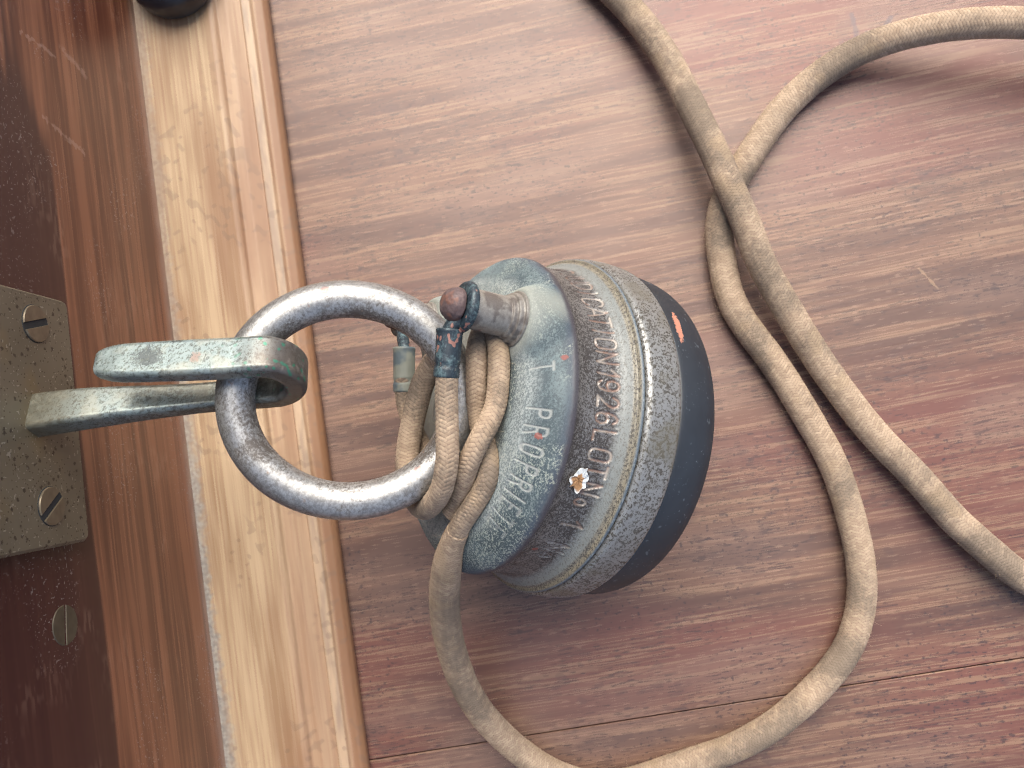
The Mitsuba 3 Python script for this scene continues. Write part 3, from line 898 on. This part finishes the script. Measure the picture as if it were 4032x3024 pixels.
LEAD1 = [(-20.6, 11.1, 68.0), (-20.9, 6.1, 67.8), (-20.9, 1.1, 67.5), (-20.9, -5.0, 67.0), (-21.9, -10.1, 65.0), (-24.4, -13.7, 60.0), (-27.7, -15.2, 53.5), (-30.4, -12.6, 49.0), (-31.7, -8.0, 47.0), (-31.5, -3.1, 46.5),
         (-30.3, 2.2, 47.0), (-28.6, 7.6, 48.0), (-26.0, 11.9, 49.5), (-23.0, 14.9, 51.5)]
path, ln = spline(LEAD1, .25)
v, f, uv = tube(path, ln, np.interp(ln, [0, 25, 45], [1.9, 1.95, 2.25]), 40, lump=.09, seed=3)
add('braided_cord__lead_001', (v, f), 'lead_braid', True, uv=uv)
LEAD2 = [(-33.7, 11.5, 41.0), (-33.7, 6.0, 41.0), (-33.1, 2.3, 40.5), (-31.8, -.9, 41.0), (-30.3, -3.6, 42.0), (-28.6, -6.3, 43.0)]
path, ln = spline(LEAD2, .25)
v, f, uv = tube(path, ln, 1.85, 40, lump=.08, seed=4)
add('braided_cord__lead_002', (v, f), 'lead_braid', True, uv=uv)


def ferrule(key, a, b, bsdf, label=None):
    a, b = np.array(a, float), np.array(b, float)
    ax = (b - a) / np.linalg.norm(b - a)
    L = np.linalg.norm(b - a)
    e1 = np.cross(ax, [0, 0, 1.0])
    e1 /= np.linalg.norm(e1)
    e2 = np.cross(ax, e1)
    pr = resample(rounded([(.25, 1.5), (0, 1.75), (0, 2.2), (.35, 2.3), (.9, 2.18), (L * .55, 2.14), (L * .68, 2.18), (L * .72, 2.06), (L * .78, 2.04), (L * .82, 2.2), (L - .2, 2.15), (L, 2.0), (L, 1.8)], .2, 4), .12)
    v, f = lathe(pr, 56, a, (e1, e2, ax))
    v = v + (.08 * (meshkit.fbm(v * .7, 2, 5) - .5))[:, None] * e2
    add(key, (v, f), bsdf, 35, label=label)


ferrule('braided_cord__ferrule', (-20.35, 15.6, 68.2), (-21.0, 7.5, 67.9), 'dark_tag', 'dark blue metal ferrule with copper chips')
ferrule('braided_cord__ferrule_001', (-33.75, 15.2, 41.0), (-33.7, 6.2, 41.0), 'grey_tag', 'grey metal ferrule behind the ring')
# the tags that join the ferrules to the washers
tg = [(-18.4, 17.2, 68.2), (-19.4, 16.6, 68.3), (-20.3, 15.4, 68.25), (-20.4, 13.8, 68.2)]
path, ln = spline(tg, .2)
v, f, uv = tube(path, ln, 1.35, 24)
add('braided_cord__tag', (v, f), 'dark_tag', True, uv=uv)
tg = [ear(43.9, 22.6, 224), (-34.6, 17.5, 38.5), (-33.8, 15.4, 40.6), (-33.7, 13.0, 41.0)]
path, ln = spline(tg, .2)
v, f, uv = tube(path, ln, 1.2, 24)
add('braided_cord__tag_001', (v, f), 'dark_tag', True, uv=uv)

# ---------------------------------------------------------------- a scrap of torn paper stuck to the band
rng = np.random.default_rng(5)
ring_n = 36
rows = []
for k, fr in enumerate(np.linspace(0, 1, 9)):
    for j in range(ring_n):
        a = 2 * math.pi * j / ring_n
        lobe = 1 + .13 * math.cos(4 * a + .5) + .10 * math.sin(7 * a + 1) + .08 * math.cos(3 * a) + .07 * rng.normal() * (k == 8)
        rr = fr * 1.75 * lobe
        tq, dq = 26.3 + rr * math.cos(a) * .95, 74.9 + math.degrees(rr * math.sin(a) * 1.15 / 30.5)
        lift = .16 + .45 * fr ** 2 * (.5 + .5 * math.sin(3 * a + 2)) + .10 * math.sin(9 * a + 5 * fr)
        rows.append((ear(tq, 30.4 + .12 + lift, dq), 1.15 - fr * 1.25 + .55 * math.sin(a + 2.6) * fr + .2 * math.sin(5 * a) * fr))
v = np.array([x for x, _ in rows])
uv = np.array([[np.clip(x, 0, 1), 0] for _, x in rows])
down = np.array([math.cos(math.radians(74.9)), math.sin(math.radians(74.9))])
under = v - .09 * (down[0] * EU + down[1] * EW)
f = grid_faces(9, ring_n)
f = np.vstack([f[:, [0, 1, 2]], f[:, [0, 2, 3]]])
k = len(v)
e = 8 * ring_n
j = np.arange(ring_n)
rim = np.vstack([np.stack([e + j, e + (j + 1) % ring_n, k + e + (j + 1) % ring_n], 1), np.stack([e + j, k + e + (j + 1) % ring_n, k + e + j], 1)])
add('paper_scrap', (np.vstack([v, under]), np.vstack([f, f[:, ::-1] + k, rim])), 'paper', False, uv=np.vstack([uv, uv]),
    label='tiny torn white and tan scrap of paper stuck to the metal band of the earpiece', category='paper scrap')

# loose fibres standing off the cord
fz = np.random.default_rng(9)


def fibres(points, radius, count, seed_len):
    path, ln = spline(points, .5)
    t, n, b = frames(path)
    vs, fs, base = [], [], 0
    for _ in range(count):
        i = fz.integers(2, len(path) - 2)
        if np.linalg.norm(path[i][:2]) > 118:
            continue
        a = fz.uniform(0, 2 * math.pi)
        o = math.cos(a) * n[i] + math.sin(a) * b[i]
        d = o * fz.uniform(.25, 1) + t[i] * fz.normal() * .9 + np.cross(t[i], o) * fz.normal() * .6
        d /= np.linalg.norm(d)
        L = seed_len * fz.uniform(.4, 1.3)
        curl = fz.normal(size=3) * .5
        p = np.array([path[i] + o * (radius(ln[i]) - .12) + d * L * k + curl * L * k * k for k in (0, .33, .66, 1.0)])
        e1 = np.cross(d, [.2, .3, .9])
        e1 /= np.linalg.norm(e1)
        e2 = np.cross(d, e1)
        w = .022
        for k in range(4):
            for q in range(3):
                an = q * 2 * math.pi / 3
                vs.append(p[k] + w * (1 - .2 * k) * (math.cos(an) * e1 + math.sin(an) * e2))
        for k in range(3):
            for q in range(3):
                r0, r1 = base + k * 3, base + k * 3 + 3
                fs += [[r0 + q, r0 + (q + 1) % 3, r1 + (q + 1) % 3], [r0 + q, r1 + (q + 1) % 3, r1 + q]]
        base += 12
    return np.array(vs), np.array(fs)


v1, f1 = fibres(MAIN[k0:], lambda l: float(np.interp(l, [0, 10, 28], [2.05, 2.7, 3.26])), 2600, 1.1)
v2, f2 = fibres(MAIN[:k0 + 1], lambda l: 1.9, 420, .9)
v3, f3 = fibres(LEAD1, lambda l: 1.9, 300, .9)
principled('fibre', lin(172, 152, 124), roughness=0.8)
add('braided_cord__fuzz', (np.vstack([v1, v2, v3]), np.vstack([f1, f2 + len(v1), f3 + len(v1) + len(v2)])), 'fibre', False, kind='stuff')
